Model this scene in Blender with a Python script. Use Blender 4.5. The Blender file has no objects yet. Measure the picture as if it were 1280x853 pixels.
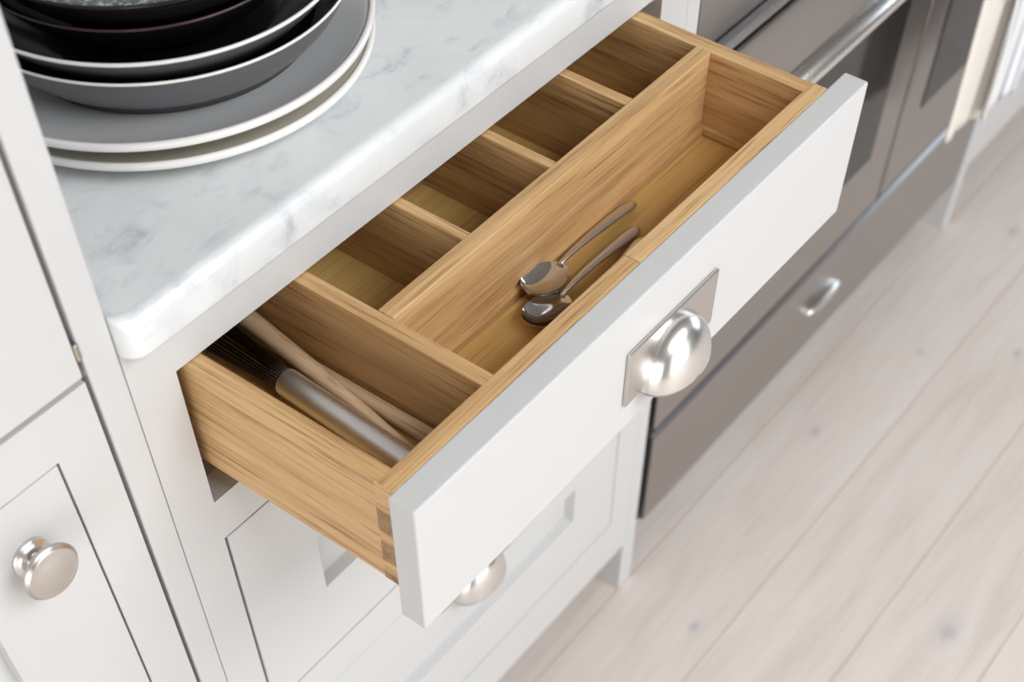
import bpy, bmesh, math, random
from mathutils import Vector, Matrix
random.seed(7)
D = bpy.data
SC = bpy.context.scene
COL = SC.collection

# ------------------------------------------------------------------ camera
cam_d = D.cameras.new('camera')
cam = D.objects.new('camera', cam_d)
COL.objects.link(cam)
RIGHT = Vector((0.60406091, -0.79687649, 0.00991347))
DOWN = Vector((-0.6618816, -0.50858076, -0.55068899))
FWD = Vector((0.44387291, 0.32608815, -0.83465164))
CAM_POS = Vector((-0.357368, -0.540408, 1.44804))
rot = Matrix((RIGHT, -DOWN, -FWD)).transposed()
cam.matrix_world = Matrix.Translation(CAM_POS) @ rot.to_4x4()
cam_d.sensor_fit = 'HORIZONTAL'
cam_d.sensor_width = 36.0
cam_d.lens = 36.0 * 1634.2446 / 1280.0
cam_d.shift_x = -19.58 / 1280.0
cam_d.shift_y = 401.62 / 1280.0
cam_d.clip_start = 0.02
cam_d.dof.use_dof = True
cam_d.dof.focus_distance = 0.92
cam_d.dof.aperture_fstop = 6.0
SC.camera = cam

# ------------------------------------------------------------------ light
w = D.worlds.new('world'); SC.world = w
w.use_nodes = True
bg = w.node_tree.nodes['Background']
bg.inputs[0].default_value = (0.93, 0.96, 1.0, 1)
bg.inputs[1].default_value = 1.0

def area(name, loc, target, sx, sy, power, col):
    l = D.lights.new(name, 'AREA'); l.shape = 'RECTANGLE'
    l.size = sx; l.size_y = sy; l.energy = power; l.color = col
    o = D.objects.new(name, l); COL.objects.link(o)
    o.location = loc
    o.rotation_euler = (Vector(target) - Vector(loc)).to_track_quat('-Z', 'Y').to_euler()
    return o
# daylight enters by a window in the left wall, and glazed doors opposite the units; rooflight and end window are added
area('side_window_daylight', (-2.36, -1.45, 0.95), (0.2, -1.45, 0.95), 2.2, 1.5, 34, (1.0, 0.99, 0.975))
area('garden_door_daylight', (0.55, -3.56, 1.2), (0.55, 0, 1.2), 2.6, 2.1, 29, (0.95, 0.975, 1.0))
area('added_top_daylight', (0.45, -2.00, 2.47), (0.45, -2.00, 0.0), 1.9, 1.4, 68, (0.98, 0.99, 1.0))  # unseen rooflight, added to lift the upward faces
area('added_end_daylight', (4.36, -1.4, 1.5), (0.0, -1.4, 1.5), 2.2, 1.4, 28, (0.80, 0.89, 1.0))  # unseen window, added so the oven bar and edges catch streaks

vs = SC.view_settings
vs.view_transform = 'Standard'; vs.look = 'None'; vs.gamma = 1.0
vs.use_curve_mapping = False
vs.exposure = 0.20

# ------------------------------------------------------------------ materials
def mat(name):
    m = D.materials.new(name); m.use_nodes = True
    nt = m.node_tree; b = nt.nodes['Principled BSDF']
    return m, nt, b, nt.nodes, nt.links

def plain(name, col, rough=0.5, metal=0.0, noise=0.0, coat=0.0, spec=None):
    m, nt, b, N, L = mat(name)
    b.inputs['Base Color'].default_value = (*col, 1)
    b.inputs['Roughness'].default_value = rough
    b.inputs['Metallic'].default_value = metal
    b.inputs['Coat Weight'].default_value = coat
    if spec is not None: b.inputs['Specular IOR Level'].default_value = spec
    if noise:
        tc = N.new('ShaderNodeTexCoord'); n = N.new('ShaderNodeTexNoise')
        n.inputs['Scale'].default_value = 14; n.inputs['Detail'].default_value = 4
        r = N.new('ShaderNodeMapRange')
        r.inputs['To Min'].default_value = rough - noise; r.inputs['To Max'].default_value = rough + noise
        L.new(tc.outputs['Object'], n.inputs['Vector']); L.new(n.outputs['Fac'], r.inputs['Value'])
        L.new(r.outputs['Result'], b.inputs['Roughness'])
    return m

def ramp(N, stops):
    r = N.new('ShaderNodeValToRGB'); e = r.color_ramp.elements
    while len(e) > 1: e.remove(e[-1])
    e[0].position = stops[0][0]; e[0].color = (*stops[0][1], 1)
    for p, c in stops[1:]:
        k = e.new(p); k.color = (*c, 1)
    return r

def wood(name, axis, c_dark, c_mid, c_light, fine=1.0, rough=0.5, bump=0.12, contrast=1.0):
    """straight grained timber, grain along the given axis of the object"""
    m, nt, b, N, L = mat(name)
    tc = N.new('ShaderNodeTexCoord'); oi = N.new('ShaderNodeObjectInfo')
    ml = N.new('ShaderNodeVectorMath'); ml.operation = 'SCALE'
    comb = N.new('ShaderNodeCombineXYZ')
    for k in range(3): L.new(oi.outputs['Random'], comb.inputs[k])
    L.new(comb.outputs[0], ml.inputs[0]); ml.inputs['Scale'].default_value = 3.7
    ad = N.new('ShaderNodeVectorMath'); ad.operation = 'ADD'
    L.new(tc.outputs['Object'], ad.inputs[0]); L.new(ml.outputs[0], ad.inputs[1])
    def stretched(across, along, detail, dist=0.0):
        mp = N.new('ShaderNodeMapping'); s = [across] * 3; s['xyz'.index(axis)] = along
        mp.inputs['Scale'].default_value = s
        n = N.new('ShaderNodeTexNoise'); n.inputs['Scale'].default_value = 1.0
        n.inputs['Detail'].default_value = detail; n.inputs['Distortion'].default_value = dist
        n.inputs['Roughness'].default_value = 0.6
        L.new(ad.outputs[0], mp.inputs['Vector']); L.new(mp.outputs[0], n.inputs['Vector'])
        return n
    big = stretched(55 * fine, 2.2 * fine, 3, 0.6)
    fin = stretched(420 * fine, 9 * fine, 4)
    r = ramp(N, [(0.30, c_dark), (0.48, c_mid), (0.68, c_light)])
    mx = N.new('ShaderNodeMix'); mx.data_type = 'FLOAT'; mx.inputs['Factor'].default_value = 0.42
    L.new(big.outputs['Fac'], mx.inputs[2]); L.new(fin.outputs['Fac'], mx.inputs[3])
    L.new(mx.outputs[0], r.inputs['Fac'])
    # dark open pores
    pr = ramp(N, [(0.33, (0.62, 0.55, 0.48)), (0.44, (1, 1, 1))])
    L.new(fin.outputs['Fac'], pr.inputs['Fac'])
    mm = N.new('ShaderNodeMix'); mm.data_type = 'RGBA'; mm.blend_type = 'MULTIPLY'
    mm.inputs['Factor'].default_value = contrast
    L.new(r.outputs['Color'], mm.inputs[6]); L.new(pr.outputs['Color'], mm.inputs[7])
    L.new(mm.outputs[2], b.inputs['Base Color'])
    b.inputs['Roughness'].default_value = rough
    bp = N.new('ShaderNodeBump'); bp.inputs['Strength'].default_value = bump
    bp.inputs['Distance'].default_value = 0.0006
    L.new(fin.outputs['Fac'], bp.inputs['Height']); L.new(bp.outputs[0], b.inputs['Normal'])
    return m

OD, OM, OL = (0.36, 0.19, 0.075), (0.57, 0.35, 0.155), (0.74, 0.50, 0.255)
OAK = {a: wood('oak_along_' + a, a, OD, OM, OL, fine=1.4) for a in 'xyz'}
OAK_END = wood('oak_end_grain', 'x', (0.20, 0.11, 0.05), (0.33, 0.19, 0.09), (0.44, 0.27, 0.14), fine=2.0, rough=0.6)
VENEER = wood('oak_veneer', 'x', (0.54, 0.33, 0.11), (0.65, 0.42, 0.15), (0.72, 0.48, 0.185), fine=0.9, rough=0.45, contrast=0.35)
STICK = wood('pale_beech', 'y', (0.52, 0.35, 0.20), (0.68, 0.48, 0.30), (0.76, 0.58, 0.40), fine=1.4, rough=0.6, contrast=0.6)
PAINT = plain('pale_grey_paint', (0.585, 0.588, 0.588), 0.40, noise=0.04)
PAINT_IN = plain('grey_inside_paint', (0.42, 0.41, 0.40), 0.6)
DARK_IN = plain('dark_cabinet_inside', (0.05, 0.045, 0.04), 0.8)
NICKEL = plain('brushed_nickel', (0.60, 0.57, 0.54), 0.34, 1.0, noise=0.06)
POLISHED = plain('polished_nickel', (0.80, 0.79, 0.77), 0.27, 1.0, noise=0.04)
CUTLERY = plain('stainless_cutlery', (0.62, 0.60, 0.58), 0.10, 1.0, noise=0.03)
HANDLE_STEEL = plain('satin_cutlery_handle', (0.70, 0.685, 0.67), 0.28, 1.0, noise=0.04)
WHISK_STEEL = plain('satin_whisk_steel', (0.78, 0.765, 0.75), 0.42, 1.0)
WIRE_SHADED = plain('shaded_whisk_wire', (0.09, 0.075, 0.07), 0.3, 1.0)  # steel wires, with the drawer's shade put into their colour
BLACK_GLASS = plain('dark_oven_glass', (0.02, 0.018, 0.017), 0.10, spec=0.28)
BLACK = plain('black_enamel', (0.02, 0.02, 0.022), 0.4)
GAP_SHADE = plain('gap_shade_black', (0.012, 0.012, 0.014), 0.7)  # black that stands in for shade between the range fronts
GLAZE_WHITE = plain('white_glaze', (0.80, 0.79, 0.75), 0.22)
GLAZE_PLATE = plain('pale_grey_glaze', (0.55, 0.565, 0.575), 0.18, noise=0.04)
GLAZE_GREY = plain('grey_glaze', (0.11, 0.112, 0.118), 0.25)
GLAZE_BLACK = plain('black_glaze', (0.010, 0.009, 0.010), 0.16)
GLAZE_RIM = plain('white_rim_glaze', (0.78, 0.77, 0.75), 0.2)
GLAZE_BROWN = plain('brown_rim_glaze', (0.05, 0.030, 0.026), 0.25)
GLAZE_BEIGE = plain('beige_glaze', (0.60, 0.57, 0.47), 0.3)
PLASTER = plain('white_plaster', (0.78, 0.77, 0.75), 0.8)
DIM_ROOM_PAINT = plain('dimmed_room_paint', (0.27, 0.255, 0.24), 0.8)  # unseen walls and ceiling, kept dark to cut bounced light

def steel(name, axis='x', col=(0.40, 0.372, 0.355), rough=0.3):
    m, nt, b, N, L = mat(name)
    b.inputs['Metallic'].default_value = 1.0
    tc = N.new('ShaderNodeTexCoord'); mp = N.new('ShaderNodeMapping')
    s = [900.0] * 3; s['xyz'.index(axis)] = 4.0
    mp.inputs['Scale'].default_value = s
    n = N.new('ShaderNodeTexNoise'); n.inputs['Scale'].default_value = 1; n.inputs['Detail'].default_value = 2
    L.new(tc.outputs['Object'], mp.inputs['Vector']); L.new(mp.outputs[0], n.inputs['Vector'])
    r = ramp(N, [(0.3, tuple(c * 0.93 for c in col)), (0.7, tuple(min(1, c * 1.06) for c in col))])
    L.new(n.outputs['Fac'], r.inputs['Fac']); L.new(r.outputs[0], b.inputs['Base Color'])
    b.inputs['Roughness'].default_value = rough
    bm_ = N.new('ShaderNodeBump'); bm_.inputs['Strength'].default_value = 0.05; bm_.inputs['Distance'].default_value = 0.0005
    L.new(n.outputs['Fac'], bm_.inputs['Height']); L.new(bm_.outputs[0], b.inputs['Normal'])
    return m
STEEL = steel('brushed_steel')
STEEL_GLINT = steel('steel_edge_glint', 'x', (0.72, 0.73, 0.76), 0.22)  # lighter copy of the steel, the edge reflection put into its colour

def marble():
    m, nt, b, N, L = mat('carrara_marble')
    tc = N.new('ShaderNodeTexCoord')
    def noise(scale, detail, dist, rough=0.55, sx=(1, 1, 1)):
        mp = N.new('ShaderNodeMapping'); mp.inputs['Scale'].default_value = sx
        mp.inputs['Rotation'].default_value = (0, 0, 0.5)
        n = N.new('ShaderNodeTexNoise'); n.inputs['Scale'].default_value = scale
        n.inputs['Detail'].default_value = detail; n.inputs['Distortion'].default_value = dist
        n.inputs['Roughness'].default_value = rough
        L.new(tc.outputs['Object'], mp.inputs[0]); L.new(mp.outputs[0], n.inputs['Vector']); return n
    cloud = noise(9, 6, 0.8)
    r1 = ramp(N, [(0.28, (0.66, 0.69, 0.70)), (0.52, (0.74, 0.765, 0.775)), (0.75, (0.80, 0.815, 0.82))])
    L.new(cloud.outputs['Fac'], r1.inputs['Fac'])
    spots = noise(30, 5, 0.5, 0.6, (1.0, 1.7, 1.0))
    r2 = ramp(N, [(0.26, (0.56, 0.58, 0.62)), (0.38, (0.87, 0.88, 0.90)), (0.48, (1, 1, 1))])
    L.new(spots.outputs['Fac'], r2.inputs['Fac'])
    mm = N.new('ShaderNodeMix'); mm.data_type = 'RGBA'; mm.blend_type = 'MULTIPLY'; mm.inputs['Factor'].default_value = 0.8
    L.new(r1.outputs[0], mm.inputs[6]); L.new(r2.outputs[0], mm.inputs[7])
    L.new(mm.outputs[2], b.inputs['Base Color'])
    b.inputs['Roughness'].default_value = 0.28
    b.inputs['Subsurface Weight'].default_value = 0.0
    return m
MARBLE = marble()

KNOTS = [(0.7986, -0.3958, 0.018), (1.0088, -0.0678, 0.009), (0.5969, -0.1183, 0.009), (1.2589, -0.1112, 0.007), (1.62, -0.10, 0.012), (1.35, -0.235, 0.009), (-0.9, -0.55, 0.015), (1.9, -0.7, 0.018), (0.3, -1.1, 0.015)]
def floor_oak():
    m, nt, b, N, L = mat('whitewashed_oak')
    tc = N.new('ShaderNodeTexCoord'); oi = N.new('ShaderNodeObjectInfo')
    comb = N.new('ShaderNodeCombineXYZ'); L.new(oi.outputs['Random'], comb.inputs[0]); L.new(oi.outputs['Random'], comb.inputs[1])
    sc = N.new('ShaderNodeVectorMath'); sc.operation = 'SCALE'; sc.inputs['Scale'].default_value = 9.0
    L.new(comb.outputs[0], sc.inputs[0])
    ad = N.new('ShaderNodeVectorMath'); ad.operation = 'ADD'
    L.new(tc.outputs['Object'], ad.inputs[0]); L.new(sc.outputs[0], ad.inputs[1])
    def nz(s, detail, dist):
        mp = N.new('ShaderNodeMapping'); mp.inputs['Scale'].default_value = s
        n = N.new('ShaderNodeTexNoise'); n.inputs['Scale'].default_value = 1; n.inputs['Detail'].default_value = detail
        n.inputs['Distortion'].default_value = dist
        L.new(ad.outputs[0], mp.inputs[0]); L.new(mp.outputs[0], n.inputs['Vector']); return n
    a = nz((2.2, 18, 1), 4, 0.8); f = nz((10, 220, 1), 4, 0.2)
    mx = N.new('ShaderNodeMix'); mx.data_type = 'FLOAT'; mx.inputs['Factor'].default_value = 0.4
    L.new(a.outputs['Fac'], mx.inputs[2]); L.new(f.outputs['Fac'], mx.inputs[3])
    r = ramp(N, [(0.32, (0.58, 0.505, 0.45)), (0.50, (0.66, 0.595, 0.55)), (0.70, (0.715, 0.66, 0.625))])
    L.new(mx.outputs[0], r.inputs['Fac'])
    # a few small grey-blue knots, each at its own place in the boards
    dist = None
    for kx, ky, kr_ in KNOTS:
        sb = N.new('ShaderNodeVectorMath'); sb.operation = 'SUBTRACT'; sb.inputs[1].default_value = (kx, ky, 0)
        L.new(tc.outputs['Object'], sb.inputs[0])
        ms = N.new('ShaderNodeVectorMath'); ms.operation = 'MULTIPLY'; ms.inputs[1].default_value = (0.75 / kr_, 1.25 / kr_, 0)
        L.new(sb.outputs[0], ms.inputs[0])
        wob = N.new('ShaderNodeTexNoise'); wob.inputs['Scale'].default_value = 60
        ln = N.new('ShaderNodeVectorMath'); ln.operation = 'LENGTH'; L.new(ms.outputs[0], ln.inputs[0])
        ad2 = N.new('ShaderNodeMath'); ad2.operation = 'MULTIPLY_ADD'; ad2.inputs[1].default_value = 0.8
        L.new(tc.outputs['Object'], wob.inputs['Vector']); L.new(wob.outputs['Fac'], ad2.inputs[0]); L.new(ln.outputs['Value'], ad2.inputs[2])
        if dist is None: dist = ad2.outputs[0]
        else:
            mn = N.new('ShaderNodeMath'); mn.operation = 'MINIMUM'; L.new(dist, mn.inputs[0]); L.new(ad2.outputs[0], mn.inputs[1]); dist = mn.outputs[0]
    hf = N.new('ShaderNodeMath'); hf.operation = 'MULTIPLY'; hf.inputs[1].default_value = 0.4; L.new(dist, hf.inputs[0])
    kr = ramp(N, [(0.28, (0.62, 0.68, 0.76)), (0.50, (0.88, 0.91, 0.95)), (0.85, (1, 1, 1))])
    L.new(hf.outputs[0], kr.inputs['Fac'])
    mm = N.new('ShaderNodeMix'); mm.data_type = 'RGBA'; mm.blend_type = 'MULTIPLY'; mm.inputs['Factor'].default_value = 0.75
    L.new(r.outputs[0], mm.inputs[6]); L.new(kr.outputs[0], mm.inputs[7])
    L.new(mm.outputs[2], b.inputs['Base Color'])
    b.inputs['Roughness'].default_value = 0.5
    return m
FLOOR = floor_oak()
SUBFLOOR = plain('honey_joint_filler', (0.42, 0.29, 0.19), 0.8)

def cloth(name, base, stripes=None):
    m, nt, b, N, L = mat(name)
    b.inputs['Roughness'].default_value = 0.9
    uv = N.new('ShaderNodeUVMap'); uv.uv_map = 'UVMap'
    w1 = N.new('ShaderNodeTexNoise'); w1.inputs['Scale'].default_value = 300
    L.new(uv.outputs[0], w1.inputs['Vector'])
    base_r = ramp(N, [(0.3, tuple(c * 0.93 for c in base)), (0.7, base)])
    L.new(w1.outputs['Fac'], base_r.inputs['Fac'])
    out = base_r.outputs[0]
    if stripes:
        sx = N.new('ShaderNodeSeparateXYZ'); L.new(uv.outputs[0], sx.inputs[0])
        stops = [(0.0, (1, 1, 1))]
        for c, wd in stripes:
            stops += [(c - wd / 2 - .004, (1, 1, 1)), (c - wd / 2, (0.30, 0.36, 0.55)), (c + wd / 2, (0.30, 0.36, 0.55)), (c + wd / 2 + .004, (1, 1, 1))]
        sr = ramp(N, stops); L.new(sx.outputs[0], sr.inputs['Fac'])
        mm = N.new('ShaderNodeMix'); mm.data_type = 'RGBA'; mm.blend_type = 'MULTIPLY'; mm.inputs['Factor'].default_value = 1
        L.new(out, mm.inputs[6]); L.new(sr.outputs[0], mm.inputs[7]); out = mm.outputs[2]
    L.new(out, b.inputs['Base Color'])
    return m
LINEN = cloth('cream_linen', (0.78, 0.74, 0.68))
LINEN_STRIPE = cloth('striped_linen', (0.80, 0.80, 0.80), [(0.16, 0.018), (0.34, 0.03), (0.42, 0.012), (0.60, 0.03), (0.68, 0.012), (0.86, 0.018)])

def speckle():
    m, nt, b, N, L = mat('speckled_grey_glaze')
    tc = N.new('ShaderNodeTexCoord'); n = N.new('ShaderNodeTexNoise'); n.inputs['Scale'].default_value = 240; n.inputs['Detail'].default_value = 3
    L.new(tc.outputs['Object'], n.inputs['Vector'])
    r = ramp(N, [(0.45, (0.10, 0.12, 0.12)), (0.58, (0.20, 0.23, 0.23)), (0.68, (0.5, 0.52, 0.52))])
    L.new(n.outputs['Fac'], r.inputs['Fac']); L.new(r.outputs[0], b.inputs['Base Color'])
    b.inputs['Roughness'].default_value = 0.25
    return m
SPECKLE = speckle()

# ------------------------------------------------------------------ helpers
def origin_of(o):
    v = Vector((0, 0, 0))
    while o is not None:
        v += o.location; o = o.parent
    return v

def link(name, me, m, parent=None, smooth=False):
    """mesh given in world coordinates; parents are only translated"""
    o = D.objects.new(name, me); COL.objects.link(o)
    if parent is not None:
        off = origin_of(parent)
        me.transform(Matrix.Translation(-off)); o.parent = parent
    me.materials.append(m)
    if smooth:
        for p in me.polygons: p.use_smooth = True
    return o

def thing(name, label, cat, loc=(0, 0, 0), group=None):
    o = D.objects.new(name, None); COL.objects.link(o); o.location = loc
    o.empty_display_size = 0.02
    o['label'] = label; o['category'] = cat
    if group: o['group'] = group
    return o

def structure(o): o['kind'] = 'structure'; return o

def bm_to(name, bm, m, parent=None, smooth=False):
    bmesh.ops.recalc_face_normals(bm, faces=bm.faces[:])
    me = D.meshes.new(name); bm.to_mesh(me); bm.free()
    return link(name, me, m, parent, smooth)

def box(name, x0, x1, y0, y1, z0, z1, m, parent=None, bevel=0.0, seg=2):
    bm = bmesh.new()
    bmesh.ops.create_cube(bm, size=1.0)
    for v in bm.verts:
        v.co = Vector(((x0 + x1) / 2 + v.co.x * (x1 - x0), (y0 + y1) / 2 + v.co.y * (y1 - y0), (z0 + z1) / 2 + v.co.z * (z1 - z0)))
    if bevel: bmesh.ops.bevel(bm, geom=bm.edges[:], offset=bevel, segments=seg, profile=0.5, affect='EDGES', clamp_overlap=True)
    return bm_to(name, bm, m, parent)

def ring(name, x0, x1, z0, z1, side, rail, y0, y1, m, parent=None, bevel=0.0008):
    """picture-frame prism in the x-z plane with its face at y0"""
    bm = bmesh.new()
    o = [(x0, z0), (x1, z0), (x1, z1), (x0, z1)]
    i = [(x0 + side, z0 + rail), (x1 - side, z0 + rail), (x1 - side, z1 - rail), (x0 + side, z1 - rail)]
    V = {}
    for y in (y0, y1):
        V[y] = [bm.verts.new((a, y, b)) for a, b in o] + [bm.verts.new((a, y, b)) for a, b in i]
    for k in range(4):
        j = (k + 1) % 4
        f, g = V[y0], V[y1]
        bm.faces.new((f[k], f[j], f[4 + j], f[4 + k])); bm.faces.new((g[k], g[4 + k], g[4 + j], g[j]))
        bm.faces.new((f[k], g[k], g[j], f[j])); bm.faces.new((f[4 + k], f[4 + j], g[4 + j], g[4 + k]))
    bmesh.ops.recalc_face_normals(bm, faces=bm.faces[:])
    if bevel:
        es = [e for e in bm.edges if len(e.link_faces) == 2 and e.calc_face_angle(0) > 0.5]
        bmesh.ops.bevel(bm, geom=es, offset=bevel, segments=2, profile=0.5, affect='EDGES')
    return bm_to(name, bm, m, parent)

def prism_x(name, prof, x0, x1, m, parent=None, smooth=False):
    """extrude a closed (y, z) profile along x"""
    bm = bmesh.new()
    a = [bm.verts.new((x0, y, z)) for y, z in prof]; b = [bm.verts.new((x1, y, z)) for y, z in prof]
    n = len(prof)
    for k in range(n): bm.faces.new((a[k], a[(k + 1) % n], b[(k + 1) % n], b[k]))
    bm.faces.new(a[::-1]); bm.faces.new(b)
    o = bm_to(name, bm, m, parent)
    if smooth:
        for p in o.data.polygons:
            p.use_smooth = len(p.vertices) == 4
    return o

def lathe(name, prof, centre, m, parent=None, axis='z', seg=96, closed=False):
    """prof: (radius, height) pairs along the axis"""
    bm = bmesh.new(); rows = []
    c = Vector(centre)
    for r, h in prof:
        row = []
        if r < 1e-6:
            p = Vector((0, 0, h)) if axis == 'z' else Vector((0, -h, 0))
            row = [bm.verts.new(c + p)]
        else:
            for k in range(seg):
                t = 2 * math.pi * k / seg
                p = Vector((r * math.cos(t), r * math.sin(t), h)) if axis == 'z' else Vector((r * math.cos(t), -h, r * math.sin(t)))
                row.append(bm.verts.new(c + p))
        rows.append(row)
    pairs = list(zip(rows, rows[1:]))
    if closed: pairs.append((rows[-1], rows[0]))
    for a, b in pairs:
        if len(a) == 1 and len(b) == 1: continue
        for k in range(seg):
            j = (k + 1) % seg
            if len(a) == 1: bm.faces.new((a[0], b[k], b[j]))
            elif len(b) == 1: bm.faces.new((a[k], a[j], b[0]))
            else: bm.faces.new((a[k], a[j], b[j], b[k]))
    return bm_to(name, bm, m, parent, True)

def tube(name, pts, rad, m, parent=None, seg=12, cap=True):
    """round tube through points; rad is a number or one per point"""
    bm = bmesh.new(); pts = [Vector(p) for p in pts]; rows = []
    R_ = rad if isinstance(rad, (list, tuple)) else [rad] * len(pts)
    up = None
    for i, p in enumerate(pts):
        t = (pts[min(i + 1, len(pts) - 1)] - pts[max(i - 1, 0)]).normalized()
        if up is None:
            up = Vector((0, 0, 1)) if abs(t.z) < 0.9 else Vector((1, 0, 0))
        s = t.cross(up).normalized(); up = s.cross(t).normalized()
        rows.append([bm.verts.new(p + (s * math.cos(2 * math.pi * k / seg) + up * math.sin(2 * math.pi * k / seg)) * R_[i]) for k in range(seg)])
    for a, b in zip(rows, rows[1:]):
        for k in range(seg): bm.faces.new((a[k], a[(k + 1) % seg], b[(k + 1) % seg], b[k]))
    if cap:
        bm.faces.new(rows[0][::-1]); bm.faces.new(rows[-1])
    return bm_to(name, bm, m, parent, True)

def smooth_by_angle(o, deg=35):
    me = o.data
    for p in me.polygons: p.use_smooth = True
    me.set_sharp_from_angle(angle=math.radians(deg))

# ------------------------------------------------------------------ the room
fl = structure(box('floor', -2.5, 4.5, -3.7, 0.66, -0.03, -0.0012, SUBFLOOR))
PW = 0.155
plank_mesh = {}
k0 = -22
for k in range(k0, 4):
    y0 = -0.154 + (k) * PW
    y1 = y0 + PW
    if y0 > 0.5: continue
    off = [0.0, -0.75, 0.55, -0.3][k % 4]
    xs = [-2.5, -1.35 + off * 0.3, 2.35 + off, 4.5]
    for a, b_ in zip(xs, xs[1:]):
        L_ = round(b_ - a, 3)
        o = box('plank', a + 0.0008, b_ - 0.0008, y0 + 0.0006, y1 - 0.0006, -0.014, 0.0, FLOOR, fl, bevel=0.0009, seg=1)
structure(box('wall_back', -2.5, 4.5, 0.64, 0.74, 0, 2.6, PLASTER))
structure(box('wall_left', -2.5, -2.4, -3.7, 0.64, 0, 2.6, DIM_ROOM_PAINT))
structure(box('wall_right', 4.4, 4.5, -3.7, 0.64, 0, 2.6, DIM_ROOM_PAINT))
structure(box('wall_front', -2.5, 4.5, -3.7, -3.6, 0, 2.6, DIM_ROOM_PAINT))
structure(box('ceiling', -2.5, 4.5, -3.7, 0.74, 2.5, 2.6, DIM_ROOM_PAINT))
def window_bars(name, boxes):
    o = None
    for i, b_ in enumerate(boxes):
        if i == 0: o = structure(box(name, *b_, PLASTER, None, bevel=0.004))
        else: box('glazing_bar', *b_, PLASTER, o, bevel=0.004)
window_bars('window_1', [(-2.40, -2.33, -2.60, -0.30, 0.14, 0.20), (-2.40, -2.33, -2.60, -0.30, 1.70, 1.76), (-2.40, -2.33, -2.61, -2.55, 0.14, 1.76),
                         (-2.40, -2.33, -0.35, -0.29, 0.14, 1.76), (-2.35, -2.33, -1.825, -1.785, 0.20, 1.70), (-2.35, -2.33, -1.115, -1.075, 0.20, 1.70)])
window_bars('door_1', [(-0.80, 1.90, -3.60, -3.53, 2.25, 2.31), (-0.80, -0.74, -3.60, -3.53, 0.0, 2.25), (1.84, 1.90, -3.60, -3.53, 0.0, 2.25),
                       (0.51, 0.59, -3.55, -3.53, 0.15, 2.25), (-0.74, 1.84, -3.60, -3.53, 0.0, 0.15)])
window_bars('added_rooflight', [(-0.56, 1.46, -2.76, -2.70, 2.45, 2.50), (-0.56, 1.46, -1.30, -1.24, 2.45, 2.50), (-0.56, -0.50, -2.76, -1.24, 2.45, 2.50), (1.40, 1.46, -2.76, -1.24, 2.45, 2.50)])  # frame of the added rooflight
window_bars('added_end_window', [(4.33, 4.40, -2.56, -0.24, 0.74, 0.80), (4.33, 4.40, -2.56, -0.24, 2.20, 2.26), (4.33, 4.40, -2.56, -2.50, 0.74, 2.26), (4.33, 4.40, -0.30, -0.24, 0.74, 2.26), (4.33, 4.35, -1.42, -1.38, 0.80, 2.20)])  # frame of the added end window

# ------------------------------------------------------------------ base cabinet
Y0, YF = 0.0, 0.022
cab = thing('base_cabinet', 'pale painted base cabinet with its top cutlery drawer pulled open', 'cabinet', (0.285, 0.3, 0))
box('stile', -0.0384, -0.003, Y0, YF, 0.0, 0.8955, PAINT, cab)
box('stile', 0.549, 0.5915, Y0, YF, 0.0957, 0.8955, PAINT, cab)
box('corner_post', 0.585, 0.6135, Y0, 0.05, 0.0, 0.0957, PAINT, cab)
box('corner_post', 0.5922, 0.6135, Y0, 0.05, 0.0957, 0.8955, PAINT, cab, bevel=0.0008)
box('top_rail', -0.003, 0.549, Y0, YF, 0.857, 0.8955, PAINT, cab)
box('middle_rail', -0.003, 0.549, Y0, YF, 0.6895, 0.7295, PAINT, cab)
box('middle_rail', -0.003, 0.549, Y0, YF, 0.4045, 0.4505, PAINT, cab)
box('bottom_rail', -0.003, 0.549, Y0, YF, 0.0957, 0.1735, PAINT, cab)
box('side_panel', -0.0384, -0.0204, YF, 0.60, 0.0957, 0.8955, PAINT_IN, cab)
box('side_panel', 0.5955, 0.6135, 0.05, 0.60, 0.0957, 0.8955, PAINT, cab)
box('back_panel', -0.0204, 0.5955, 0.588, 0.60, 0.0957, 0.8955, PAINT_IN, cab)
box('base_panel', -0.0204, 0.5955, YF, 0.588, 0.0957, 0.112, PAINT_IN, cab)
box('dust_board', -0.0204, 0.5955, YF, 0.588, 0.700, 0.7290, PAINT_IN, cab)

def cup_pull(parent, xc, zb, yface):
    """backplate and hooded cup, fixed to a front whose face is at yface"""
    box('pull_backplate', xc - 0.0572, xc + 0.0572, yface - 0.0032, yface, zb, zb + 0.050, NICKEL, parent, bevel=0.0009)
    y_p = yface - 0.0032
    a, h, d, nexp = 0.0385, 0.0435, 0.0245, 2.25
    bm = bmesh.new(); rows = []
    NT, NR = 40, 20
    z0 = zb + 0.0005
    def shell(sc, dd):
        rows = []
        for i in range(NR + 1):
            psi = (math.pi / 2) * i / NR          # 0 at the plate, 90 deg at the nose
            rr = abs(math.cos(psi)) ** (2 / nexp); yy = abs(math.sin(psi)) ** (2 / nexp)
            row = []
            for k in range(NT + 1):
                t = math.pi * k / NT
                row.append(bm.verts.new((xc + (a - sc) * rr * math.cos(t), y_p - (dd) * yy, z0 + (h - sc) * rr * math.sin(t))))
            rows.append(row)
        return rows
    A = shell(0, d); B = shell(0.002, d - 0.002)
    for rows, flip in ((A, 0), (B, 1)):
        for p, q in zip(rows, rows[1:]):
            for k in range(NT):
                bm.faces.new((p[k], p[k + 1], q[k + 1], q[k]))
    for p, q in zip(zip(A, A[1:]), zip(B, B[1:])):      # lip along the open underside
        for k in (0, NT):
            try: bm.faces.new((p[0][k], p[1][k], q[1][k], q[0][k]))
            except ValueError: pass
    bmesh.ops.remove_doubles(bm, verts=bm.verts[:], dist=1e-5)
    c = bm_to('pull_cup', bm, POLISHED, parent, True)
    # raised rolled bead that follows the nose of the hood
    return c

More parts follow.
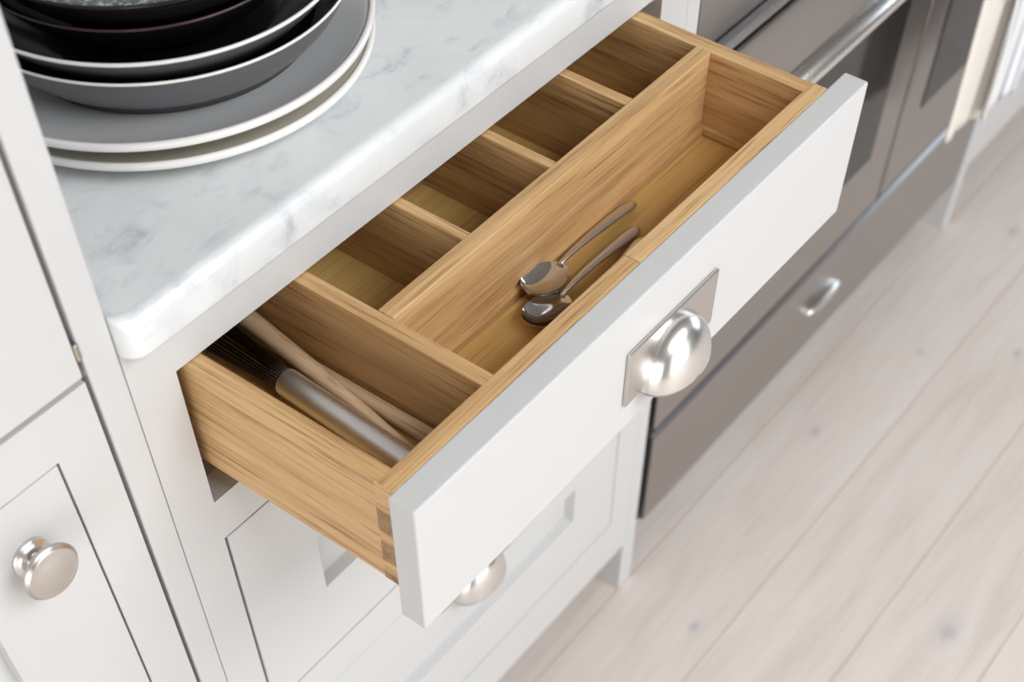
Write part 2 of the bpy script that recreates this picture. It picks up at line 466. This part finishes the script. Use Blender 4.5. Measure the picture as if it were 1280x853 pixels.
# --- the open drawer: painted front with the oak box behind it
PX0, PX1, PYF, PYB, PZ0, PZ1 = 0.0, 0.5456, -0.1936, -0.1725, 0.7364, 0.856
dr = box('drawer', PX0, PX1, PYF, PYB, PZ0, PZ1, PAINT, cab, bevel=0.0017, seg=3)
dr['label'] = 'open top drawer with flat painted front and oak box'
BT, BB = 0.856, 0.761          # box top and bottom
XL0, XL1, XR0, XR1 = 0.0050, 0.0194, 0.5038, 0.5180
YI = -0.1597                    # inner face of the front rail
YBK = 0.27
ZB = 0.785                      # drawer floor
be = 0.0009
box('drawer_side', XL0 + 0.0002, XL1, -0.1640, YBK, BB, BT - 0.0003, OAK['y'], dr, bevel=be)
box('drawer_side', XR0, XR1 - 0.0002, -0.1640, YBK, BB, BT - 0.0003, OAK['y'], dr, bevel=be)
box('front_rail', XL0, 0.2636, PYB, YI, BB, BT, OAK['x'], dr, bevel=0.0006)
box('front_rail', 0.2640, XR1, PYB, YI, BB, BT, OAK['x'], dr, bevel=0.0006)
for z0_, z1_ in ((0.8095, 0.8315), (0.7795, 0.800), (0.7612, 0.7685)):
    box('dovetail_pin', XL0 - 0.0003, XL0 + 0.006, PYB + 0.0006, -0.1572, z0_, z1_, OAK_END, dr)
for z0_, z1_ in ((0.8315, 0.8555), (0.800, 0.8095), (0.7685, 0.7795)):
    box('dovetail_tail', XL0 - 0.0003, XL0 + 0.006, PYB + 0.0006, -0.1580, z0_, z1_, OAK['y'], dr)
box('back_rail', XL1, XR0, YBK - 0.0142, YBK, BB, BT, OAK['x'], dr, bevel=be)
box('drawer_bottom', XL1 - 0.004, XR0 + 0.004, YI - 0.004, YBK - 0.010, ZB - 0.008, ZB, VENEER, dr)
YD0, YD1 = -0.0762, -0.0625     # long divider
box('divider', 0.1069, 0.1192, YI, YBK - 0.0142, ZB, BT - 0.0004, OAK['y'], dr, bevel=be)
box('divider', 0.1192, XR0, YD0, YD1, ZB, BT + 0.0002, OAK['x'], dr, bevel=be)
for a, b_ in ((0.2085, 0.2180), (0.3095, 0.3182), (0.4062, 0.4160)):
    box('divider', a, b_, YD1, YBK - 0.0142, ZB, BT - 0.0006, OAK['y'], dr, bevel=be)
box('corner_bead', 0.1192, XR0, YD0 - 0.0042, YD0, ZB, ZB + 0.0078, OAK['x'], dr, bevel=0.0005)
box('corner_bead', XR0 - 0.0042, XR0, YI, YD0 - 0.0042, ZB, ZB + 0.0078, OAK['y'], dr, bevel=0.0005)
cup_pull(dr, 0.2805, 0.7645, PYF)

# --- the two shaker drawers below
def shaker_drawer(z0, z1, label):
    d = ring('drawer', 0.0, 0.5475, z0, z1, 0.083, 0.0855, Y0, YF, PAINT, cab)
    d['label'] = label
    box('panel', 0.080, 0.4675, 0.0125, YF, z0 + 0.082, z1 - 0.082, PAINT, d)
    cup_pull(d, 0.2805, z1 - 0.058, Y0)
    return d
shaker_drawer(0.4525, 0.6875, 'closed shaker drawer with recessed panel')
shaker_drawer(0.1755, 0.4025, 'closed bottom shaker drawer with cup pull')

# ------------------------------------------------------------------ marble worktop
def worktop():
    zb, zt, yf, r = 0.8958, 0.9256, -0.0140, 0.0085
    prof = [(0.62, zb)]
    prof += [(yf + 0.0025 - 0.0025 * math.sin(t), zb + 0.0025 - 0.0025 * math.cos(t)) for t in [math.pi / 2 * k / 4 for k in range(5)]]
    prof += [(yf + r - r * math.cos(t), zt - r + r * math.sin(t)) for t in [math.pi / 2 * k / 8 for k in range(9)]]
    prof += [(0.62, zt)]
    bm = bmesh.new()
    # rounded left front corner: sweep the profile in along the last centimetre
    xs = [-0.0380, -0.0374, -0.0350, -0.0310, -0.0260, 0.05, 0.25, 0.45, 0.6200]
    rc = 0.012
    rows = []
    for x in xs:
        dx = max(0.0, (-0.0380 + rc) - x)
        inset = rc - math.sqrt(max(0.0, rc * rc - dx * dx))
        row = []
        for y, z in prof:
            yy = y if y > 0.3 else y + min(inset, 0.0135)
            row.append(bm.verts.new((x, yy, z)))
        rows.append(row)
    n = len(prof)
    for a, b_ in zip(rows, rows[1:]):
        for k in range(n): bm.faces.new((a[k], a[(k + 1) % n], b_[(k + 1) % n], b_[k]))
    bm.faces.new(rows[0]); bm.faces.new(rows[-1])
    o = bm_to('worktop', bm, MARBLE)
    smooth_by_angle(o, 30)
    o['label'] = 'white marble worktop with grey veins and rounded edge above the open drawer'
    o['category'] = 'worktop'
    return o
worktop()

# ------------------------------------------------------------------ tall cabinet on the left
tall = thing('tall_cabinet', 'tall pale painted cabinet with round knob beside the marble worktop', 'cabinet', (-0.3, 0.3, 0))
o = box('end_stile', -0.0613, -0.0386, Y0, 0.62, 0.0, 2.15, PAINT, tall, bevel=0.0016, seg=3)
box('upper_door', -0.62, -0.0652, Y0, YF, 0.8995, 2.12, PAINT, tall, bevel=0.0010)
box('hinge', -0.0648, -0.0618, -0.0008, 0.004, 0.9115, 0.9235, NICKEL, tall, bevel=0.0008)
box('stile', -0.1000, -0.0652, Y0, YF, 0.0957, 0.8960, PAINT, tall)
box('rail', -0.62, -0.1000, Y0, YF, 0.8570, 0.8960, PAINT, tall)
box('rail', -0.62, -0.1000, Y0, YF, 0.0957, 0.1400, PAINT, tall)
ld = ring('door', -0.585, -0.1016, 0.1415, 0.8555, 0.0820, 0.085, Y0, YF, PAINT, tall)
box('panel', -0.506, -0.180, 0.0110, YF, 0.223, 0.774, PAINT, ld)
box('stile', -0.62, -0.5865, Y0, YF, 0.0957, 0.857, PAINT, tall)
box('carcass', -0.62, -0.0640, YF + 0.004, 0.62, 0.0957, 2.12, DARK_IN, tall)
lathe('knob_rose', [(0, 0), (0.0140, 0), (0.0140, 0.0016), (0.0132, 0.0026), (0.0118, 0.0030), (0.0112, 0.0042), (0.0095, 0.0050), (0.006, 0.0052), (0, 0.0052)], (-0.1414, Y0, 0.8075), POLISHED, ld, axis='y', seg=64)
kn = lathe('knob', [(0, 0.004), (0.0075, 0.004), (0.0064, 0.0065), (0.0062, 0.0100), (0.0085, 0.0130), (0.0135, 0.0150), (0.0180, 0.0160), (0.0197, 0.0172), (0.0201, 0.0186), (0.0196, 0.0198), (0.0186, 0.0202), (0.0184, 0.0212), (0.0176, 0.0219), (0.0166, 0.0218), (0.012, 0.0230), (0.006, 0.0237), (0, 0.0239)], (-0.1414, Y0, 0.8075), NICKEL, ld, axis='y', seg=96)

# ------------------------------------------------------------------ crockery on the worktop
def plate(label, cx, cy, z0, r, rimz, m_in=GLAZE_PLATE):
    t = thing('dinner_plate', label, 'plate', (cx, cy, z0), 'stacked dinner plates')
    h = rimz - z0
    c = (cx, cy, z0)
    lathe('plate_body', [(0.0, 0.0025), (0.070, 0.0025), (0.074, 0.0), (0.082, 0.0), (0.088, 0.003), (0.112, 0.0045), (r * 0.93, h - 0.0085), (r - 0.0012, h - 0.0048),
                         (r - 0.0026, h - 0.0004), (r * 0.95, h - 0.0028), (0.122, h * 0.55), (0.105, h * 0.42), (0.09, 0.0062), (0.0, 0.0060)],
          c, m_in, t, seg=160)
    lathe('plate_underside', [(0.0835, -0.0002), (0.0884, 0.0027), (0.1122, 0.0042), (r * 0.93, h - 0.0088), (r - 0.0011, h - 0.0050)], c, GLAZE_WHITE, t, seg=160)
    lathe('rim', [(r - 0.0014, h - 0.0052), (r + 0.0001, h - 0.0042), (r + 0.0002, h - 0.0012), (r - 0.0010, h + 0.0002), (r - 0.0026, h + 0.0001), (r - 0.0040, h - 0.0006), (r - 0.0036, h - 0.0030)],
          c, GLAZE_RIM, t, seg=160, closed=True)
    return t
plate('white rimmed dinner plate lying directly on the marble, lowest of the stack', 0.1672, 0.1663, 0.9256, 0.1475, 0.943, GLAZE_BEIGE)
plate('white rimmed grey dinner plate second from the bottom of the stack', 0.1640, 0.1645, 0.9425, 0.1495, 0.9605)

def bowl(label, cx, cy, z0, r, rimz, m_out, m_in, m_rim, foot, rim_w, belly=0.9):
    t = thing('bowl', label, 'bowl', (cx, cy, z0), 'bowls stacked on the plates')
    h = rimz - z0; c = (cx, cy, z0); th = 0.004
    outer = [(0, 0.0025), (foot - 0.006, 0.0025), (foot - 0.004, 0.0), (foot, 0.0), (foot + 0.001, 0.004)]
    inner = [(0, 0.0055)]
    N_ = 14
    for i in range(1, N_ + 1):
        u = i / N_
        rr = foot + 0.001 + (r - foot - 0.001) * (0.75 * u + 0.25 * math.sin(u * math.pi / 2))
        zz = 0.004 + (h - 0.004) * (0.55 * u + 0.45 * u * u)
        outer.append((rr, zz))
    for r_, z_ in outer[5:-1]: inner.append((max(0.001, r_ - th * 0.9), z_ + 0.0012))
    inner.append((r - rim_w * 0.8, h - 0.0002))
    lathe('bowl_outside', outer, c, m_out, t, seg=144)
    lathe('bowl_inside', inner, c, m_in, t, seg=144)
    lathe('rim', [(r - 0.0003, h - rim_w), (r + 0.0003, h - rim_w * 0.7), (r + 0.0002, h), (r - rim_w * 0.45, h + 0.0006), (r - rim_w * 0.9, h + 0.0002), (r - rim_w * 0.9, h - 0.0012)], c, m_rim, t, seg=144, closed=True)
    return t
bowl('wide grey bowl with thin white rim resting on the plates, lowest of the bowls', 0.1670, 0.1560, 0.9506, 0.1305, 0.990, GLAZE_GREY, GLAZE_BLACK, GLAZE_RIM, 0.100, 0.0012)
bowl('grey bowl with thicker white rim nested in the lowest bowl, black inside', 0.1640, 0.1540, 0.9585, 0.1275, 1.003, GLAZE_GREY, GLAZE_BLACK, GLAZE_RIM, 0.076, 0.0017)
bowl('black bowl with thin brown rim nested in the white rimmed grey bowl', 0.1610, 0.1540, 0.9680, 0.1055, 1.012, GLAZE_BLACK, GLAZE_BLACK, GLAZE_BROWN, 0.055, 0.0010)
bowl('black bowl on top of the stack with speckled grey inside', 0.1625, 0.1530, 0.9760, 0.1100, 1.0285, GLAZE_BLACK, SPECKLE, GLAZE_BLACK, 0.050, 0.0016)

# ------------------------------------------------------------------ things in the drawer
def teaspoon(label, bowl_end, tip, roll=0.0, lift=0.0):
    """bowl_end and tip: plan positions of the two ends; lies on the drawer floor"""
    b0 = Vector((bowl_end[0], bowl_end[1], 0)); t0 = Vector((tip[0], tip[1], 0))
    Ltot = (t0 - b0).length; ax = (t0 - b0).normalized(); sd = Vector((-ax.y, ax.x, 0))
    root = thing('teaspoon', label, 'spoon', (b0.x, b0.y, ZB), 'teaspoons in the drawer')
    BL = 0.0430; BW = 0.0155
    rimz = 0.0092
    def P(s, u, z): return b0 + ax * s + sd * u + Vector((0, 0, ZB + z + u * math.tan(roll)))
    # bowl
    bm = bmesh.new(); NS, NU = 44, 16; top = []; bot = []
    for i in range(NS + 1):
        q = (1 - math.cos(math.pi * i / NS)) / 2; s = BL * q
        x_ = 2 * q - 1
        hw = BW * math.sqrt(max(0.0, 1 - abs(x_) ** 2.25)) * (1.03 - 0.06 * x_)
        if i == 0: hw = 0.0006
        hw = max(hw, 0.0006 if i < NS / 2 else 0.0022)
        rz = rimz + lift + 0.0022 * (1 - q) + 0.0004 * q * q
        dep = 0.0072 * max(0.0, 1 - abs(x_ + 0.08) ** 2.2)
        rt, rb = [], []
        for k in range(NU + 1):
            u = -1 + 2 * k / NU
            z = rz - dep * (1 - u * u)
            rt.append(bm.verts.new(P(s, hw * u, z + 0.0)))
            rb.append(bm.verts.new(P(s, hw * u * 1.0, max(0.0003, z - 0.0012))))
        top.append(rt); bot.append(rb)
    for A_, fl_ in ((top, 0), (bot, 1)):
        for a, b_ in zip(A_, A_[1:]):
            for k in range(NU): bm.faces.new((a[k], a[k + 1], b_[k + 1], b_[k]))
    for i in range(NS):
        bm.faces.new((top[i][0], top[i + 1][0], bot[i + 1][0], bot[i][0]))
        bm.faces.new((top[i][NU], top[i + 1][NU], bot[i + 1][NU], bot[i][NU]))
    for rows in (0, NS):
        bm.faces.new(top[rows] + bot[rows][::-1])
    o = bm_to('spoon_bowl', bm, CUTLERY, root); smooth_by_angle(o, 50)
    # handle
    bm = bmesh.new(); rows = []; NH, NK = 30, 14
    for i in range(NH + 1):
        q = i / NH; s = BL - 0.004 + (Ltot - BL + 0.004) * q
        hw = 0.0021 + (0.0056 - 0.0021) * min(1, max(0, (q - 0.05) / 0.85)) ** 0.9
        if q > 0.88: hw *= math.sqrt(max(0.02, 1 - ((q - 0.88) / 0.12) ** 2))
        ht = 0.0015 + 0.0013 * min(1, q / 0.7)
        if q > 0.9: ht *= math.sqrt(max(0.05, 1 - ((q - 0.9) / 0.1) ** 2))
        zc = 0.0100 + lift * (1 - q) + 0.0030 * math.sin(math.pi * q ** 0.7) - 0.0068 * q
        rows.append([bm.verts.new(P(s, hw * math.cos(2 * math.pi * k / NK), zc + ht * math.sin(2 * math.pi * k / NK))) for k in range(NK)])
    for a, b_ in zip(rows, rows[1:]):
        for k in range(NK): bm.faces.new((a[k], a[(k + 1) % NK], b_[(k + 1) % NK], b_[k]))
    bm.faces.new(rows[0]); bm.faces.new(rows[-1])
    bm_to('spoon_handle', bm, HANDLE_STEEL, root, True)
    return root
teaspoon('steel teaspoon lying nearest the long oak divider', (0.2470, -0.0915), (0.3925, -0.0868), -0.08, 0.0025)
teaspoon('middle of the three steel teaspoons, bowl beside the front rail', (0.2230, -0.1110), (0.3690, -0.1062), -0.06, 0.0)
teaspoon('steel teaspoon mostly hidden behind the front rail, only its handle tip showing', (0.2150, -0.1420), (0.3610, -0.1170))

# whisk
wh = thing('balloon_whisk', 'steel balloon whisk with wires coloured dark as in shade beside the left drawer side', 'whisk', (0.066, -0.157, ZB))
A_ = Vector((0.0655, -0.1575, ZB + 0.0106)); B_ = Vector((0.0716, -0.0135, ZB + 0.0136))
axw = (B_ - A_).normalized()
tube('handle', [A_, A_ + axw * 0.001, B_ - axw * 0.002, B_], [0.0090, 0.0102, 0.0102, 0.0098], WHISK_STEEL, wh, seg=40)
smooth_by_angle(wh.children[0], 40)
sdw = axw.cross(Vector((0, 0, 1))).normalized(); upw = sdw.cross(axw).normalized()
NW = 13
for j in range(NW):
    ang = math.pi * j / NW + 0.1
    pd = sdw * math.cos(ang) + upw * math.sin(ang)
    pts = []
    LW = 0.150 - 0.004 * (j % 3)
    for i in range(33):
        u = i / 32
        if u <= 0.5: v = u * 2
        else: v = (1 - u) * 2
        along = LW * math.sin(v * math.pi / 2) ** 0.9 if v < 1 else LW
        rad = 0.0075 + 0.0090 * math.sin(min(1, v * 1.0) * math.pi * 0.62)
        rad *= math.cos((v ** 6) * math.pi / 2)
        if rad < 0: rad = 0
        pts.append(B_ + axw * (along - 0.004) + pd * (rad if u < 0.5 else -rad))
    tube('wire', pts, 0.00085, WIRE_SHADED, wh, seg=6)

def wooden_spoon(label, p0, pm, p1, radii, bl=0.05):
    """p0: near end of the handle, p1: where the handle meets the spoon head"""
    p0 = Vector(p0); pm = Vector(pm); p1 = Vector(p1); ax = (p1 - pm).normalized()
    qm = (pm.y - p0.y) / (p1.y - p0.y)
    root = thing('wooden_spoon', label, 'spoon', (p0.x, p0.y, ZB), 'wooden spoons in the drawer')
    n = 24; pts = []; rr = []
    for i in range(n + 1):
        q = i / n; pts.append(p0.lerp(pm, q / qm) if q < qm else pm.lerp(p1, (q - qm) / (1 - qm)))
        for (qa, ra), (qb, rb) in zip(radii, radii[1:]):
            if qa <= q <= qb:
                rr.append(ra + (rb - ra) * (q - qa) / (qb - qa)); break
    tube('handle', pts, rr, STICK, root, seg=20)
    # oval hollowed head
    bm = bmesh.new(); s = ax.cross(Vector((0, 0, 1))).normalized(); u_ = s.cross(ax)
    NA, NB = 28, 8; c = p1 + ax * bl * 0.46
    topc = bm.verts.new(c - u_ * 0.0005); rows_t = []; rows_b = []
    for i in range(1, NB + 1):
        q = i / NB
        rt = []; rb = []
        for k in range(NA):
            t = 2 * math.pi * k / NA
            base = c + ax * (bl * 0.5 * q * math.cos(t)) + s * (bl * 0.18 * q * math.sin(t))
            rt.append(bm.verts.new(base + u_ * (-0.0005 + 0.0045 * q * q)))
            rb.append(bm.verts.new(base + u_ * (0.0030 - 0.0060 * (1 - q ** 2) - 0.001)))
        rows_t.append(rt); rows_b.append(rb)
    botc = bm.verts.new(c - u_ * 0.0040)
    for rows, cc in ((rows_t, topc), (rows_b, botc)):
        for k in range(NA): bm.faces.new((cc, rows[0][k], rows[0][(k + 1) % NA]))
        for a, b_ in zip(rows, rows[1:]):
            for k in range(NA): bm.faces.new((a[k], a[(k + 1) % NA], b_[(k + 1) % NA], b_[k]))
    for k in range(NA): bm.faces.new((rows_t[-1][k], rows_t[-1][(k + 1) % NA], rows_b[-1][(k + 1) % NA], rows_b[-1][k]))
    bm_to('spoon_head', bm, STICK, root, True)
    return root
wooden_spoon('wooden spoon with tapering pointed handle crossing over the other one', (0.0785, -0.1370, ZB + 0.0062), (0.0978, 0.0470, ZB + 0.0190), (0.0955, 0.1300, ZB + 0.0215),
             [(0, 0.0016), (0.10, 0.0028), (0.26, 0.0046), (0.45, 0.0066), (0.75, 0.0076), (1.0, 0.0070)])
wooden_spoon('wooden spoon with thick blunt handle lying against the first divider', (0.0972, -0.1560, ZB + 0.0066), (0.0980, 0.0, ZB + 0.0064), (0.0985, 0.1500, ZB + 0.0066),
             [(0, 0.0062), (0.04, 0.0066), (0.25, 0.0056), (0.6, 0.0050), (1.0, 0.0050)])

# ------------------------------------------------------------------ range cooker
rg = thing('range_cooker', 'brushed steel range cooker with two ovens and a bottom drawer', 'cooker', (1.08, 0.3, 0))
RX0, RX1 = 0.6265, 1.5390
box('body', RX0, RX1, 0.014, 0.60, 0.100, 0.9000, STEEL, rg)
box('plinth', RX0 + 0.05, RX1 - 0.05, 0.10, 0.56, 0.0, 0.100, BLACK, rg)
box('control_panel', RX0 + 0.004, RX1 - 0.004, 0.0087, 0.014, 0.7548, 0.8980, STEEL, rg)
box('hob_top', RX0, RX1, 0.0, 0.60, 0.9000, 0.9140, STEEL, rg, bevel=0.003)
box('gap_shade', RX0 + 0.003, RX1 - 0.003, 0.0070, 0.014, 0.101, 0.7548, GAP_SHADE, rg)  # black sheet painting the shade behind the door and drawer gaps
box('trim_lip', RX0 + 0.004, RX1 - 0.004, 0.0, 0.0087, 0.7415, 0.7548, STEEL_GLINT, rg, bevel=0.0012)

def oven_door(x0, x1, gx0, gx1, hx0, hx1):
    z0, z1 = 0.2735, 0.7335
    d = box('oven_door', x0, x1, 0.0, 0.0065, z0, z1, STEEL, rg, bevel=0.0022)
    box('window_pane', gx0, gx1, -0.0012, 0.001, 0.379, 0.612, BLACK_GLASS, d, bevel=0.0006)
    hy, hz = -0.047, 0.6980
    tube('handle', [(hx0, hy, hz), (hx0 + 0.002, hy, hz), (hx1 - 0.002, hy, hz), (hx1, hy, hz)], [0.0105, 0.0120, 0.0120, 0.0105], POLISHED, d, seg=32)
    for hx in (hx0 + 0.03, hx1 - 0.03):
        tube('handle_bracket', [(hx, 0.001, hz), (hx, hy, hz)], 0.0075, POLISHED, d, seg=20)
    return d
oven_door(0.6320, 1.1900, 0.700, 1.120, 0.655, 1.165)
oven_door(1.1990, 1.5340, 1.262, 1.475, 1.215, 1.520)
dd = box('bottom_drawer', 0.6320, 1.5340, 0.0, 0.0060, 0.1030, 0.2565, STEEL, rg, bevel=0.0006, seg=1)
prism_x('glint_chamfer', [(0.0, 0.2565), (0.0045, 0.2622), (0.0060, 0.2622), (0.0060, 0.2565)], 0.6320, 1.5340, STEEL_GLINT, dd)  # the drawer's own top chamfer, coloured lighter for its glint
# oblong domed pull
bm = bmesh.new(); NA, NB = 48, 10; rows = []
for i in range(NB + 1):
    psi = math.pi / 2 * i / NB
    q = math.cos(psi) ** 0.6 if i < NB else 0.0; yy = -0.004 - 0.008 * math.sin(psi)
    row = []
    for k in range(NA):
        t = 2 * math.pi * k / NA
        cx_ = abs(math.cos(t)) ** 0.8 * (1 if math.cos(t) >= 0 else -1); sz_ = math.sin(t)
        row.append(bm.verts.new((1.068 + 0.046 * max(q, 0.02) * cx_, yy, 0.184 + 0.0080 * max(q, 0.02) * sz_)))
    rows.append(row)
base = [bm.verts.new((v.co.x, 0.001, v.co.z)) for v in rows[0]]
rows = [base] + rows
for a, b_ in zip(rows, rows[1:]):
    for k in range(NA): bm.faces.new((a[k], a[(k + 1) % NA], b_[(k + 1) % NA], b_[k]))
bm.faces.new(rows[-1]); bm.faces.new(rows[0])
pl = bm_to('drawer_pull', bm, POLISHED, dd); smooth_by_angle(pl, 60)

# ------------------------------------------------------------------ cabinet beyond the range
ec = thing('base_cabinet', 'pale painted base cabinet beyond the range cooker, partly hidden by towels', 'cabinet', (1.9, 0.3, 0))
box('corner_post', 1.5450, 1.5760, Y0, 0.05, 0.0, 0.895, PAINT, ec)
box('bottom_rail', 1.5760, 2.5, Y0, YF, 0.110, 0.20, PAINT, ec)
box('stile', 1.5760, 1.62, Y0, YF, 0.20, 0.895, PAINT, ec)
box('side_panel', 1.5450, 1.5630, 0.05, 0.60, 0.0957, 0.895, PAINT, ec)
box('carcass', 1.5640, 2.5, 0.024, 0.60, 0.112, 0.895, PAINT_IN, ec)
box('counter', 1.5450, 2.5, -0.014, 0.62, 0.8958, 0.9256, MARBLE, ec, bevel=0.004)
r2 = ring('door', 1.6215, 2.3, 0.2015, 0.8700, 0.083, 0.085, Y0, YF, PAINT, ec)
box('panel', 1.7000, 2.22, 0.0125, YF, 0.283, 0.79, PAINT, r2)

# ------------------------------------------------------------------ tea towels over the right oven handle
def tea_towel(label, x0, x1, zl, zr, yfront, m, amp, waves, ph, lay=0.0):
    hz = 0.6980 + 0.0140 + lay; hy = -0.047
    bm = bmesh.new(); uvl = bm.loops.layers.uv.new('UVMap')
    NX, NZ = 48, 40; grid = []
    for i in range(NX + 1):
        u = i / NX; x = x0 + (x1 - x0) * u
        col = []
        zb_ = zl + (zr - zl) * u
        for k in range(NZ + 1):
            v = k / NZ
            if v < 0.30:         # back flap, rising
                q = v / 0.30; z = 0.60 + (hz - 0.012 - 0.60) * q; y = hy + 0.0150 + lay
                a_ = 0.25
            elif v < 0.40:       # over the bar
                t = (v - 0.30) / 0.10 * math.pi
                z = hz - 0.012 + 0.0130 * math.sin(t); y = hy + (0.0150 + lay) * math.cos(t) ; a_ = 0.25 * (1 - t / math.pi)
            else:
                q = (v - 0.40) / 0.60; z = hz - 0.012 + (zb_ - hz + 0.012) * q
                y = hy - 0.0150 - lay + (yfront - hy + 0.0150 + lay) * min(1, q * 1.6); a_ = min(1, 0.15 + q)
            fold = amp * a_ * math.sin(u * waves * 2 * math.pi + ph + 0.5 * v)
            if v < 0.30: fold = min(0, fold) * 0.3
            y_ = y - abs(fold) * 0.6 - fold * 0.4 if v >= 0.30 else y
            xx = x + amp * 0.35 * a_ * math.sin(u * waves * 2 * math.pi + ph + 1.2)
            col.append((bm.verts.new((xx, y_, z)), (u, v)))
        grid.append(col)
    for i in range(NX):
        for k in range(NZ):
            q = [grid[i][k], grid[i + 1][k], grid[i + 1][k + 1], grid[i][k + 1]]
            f = bm.faces.new([a[0] for a in q])
            for lp, a in zip(f.loops, q): lp[uvl].uv = a[1]
    o = bm_to('tea_towel', bm, m, None, True)
    sm = o.modifiers.new('thickness', 'SOLIDIFY'); sm.thickness = 0.0022; sm.offset = 0
    o['label'] = label; o['category'] = 'towel'; o['group'] = 'tea towels on the oven handle'
    return o
tea_towel('plain cream tea towel hanging over the oven handle, nearer the drawer', 1.180, 1.300, 0.398, 0.372, -0.0625, LINEN, 0.010, 1.0, 0.4)
tea_towel('white tea towel with blue stripes hanging at the far end of the handle', 1.264, 1.475, 0.384, 0.384, -0.0765, LINEN_STRIPE, 0.010, 2.2, 1.0, 0.004)
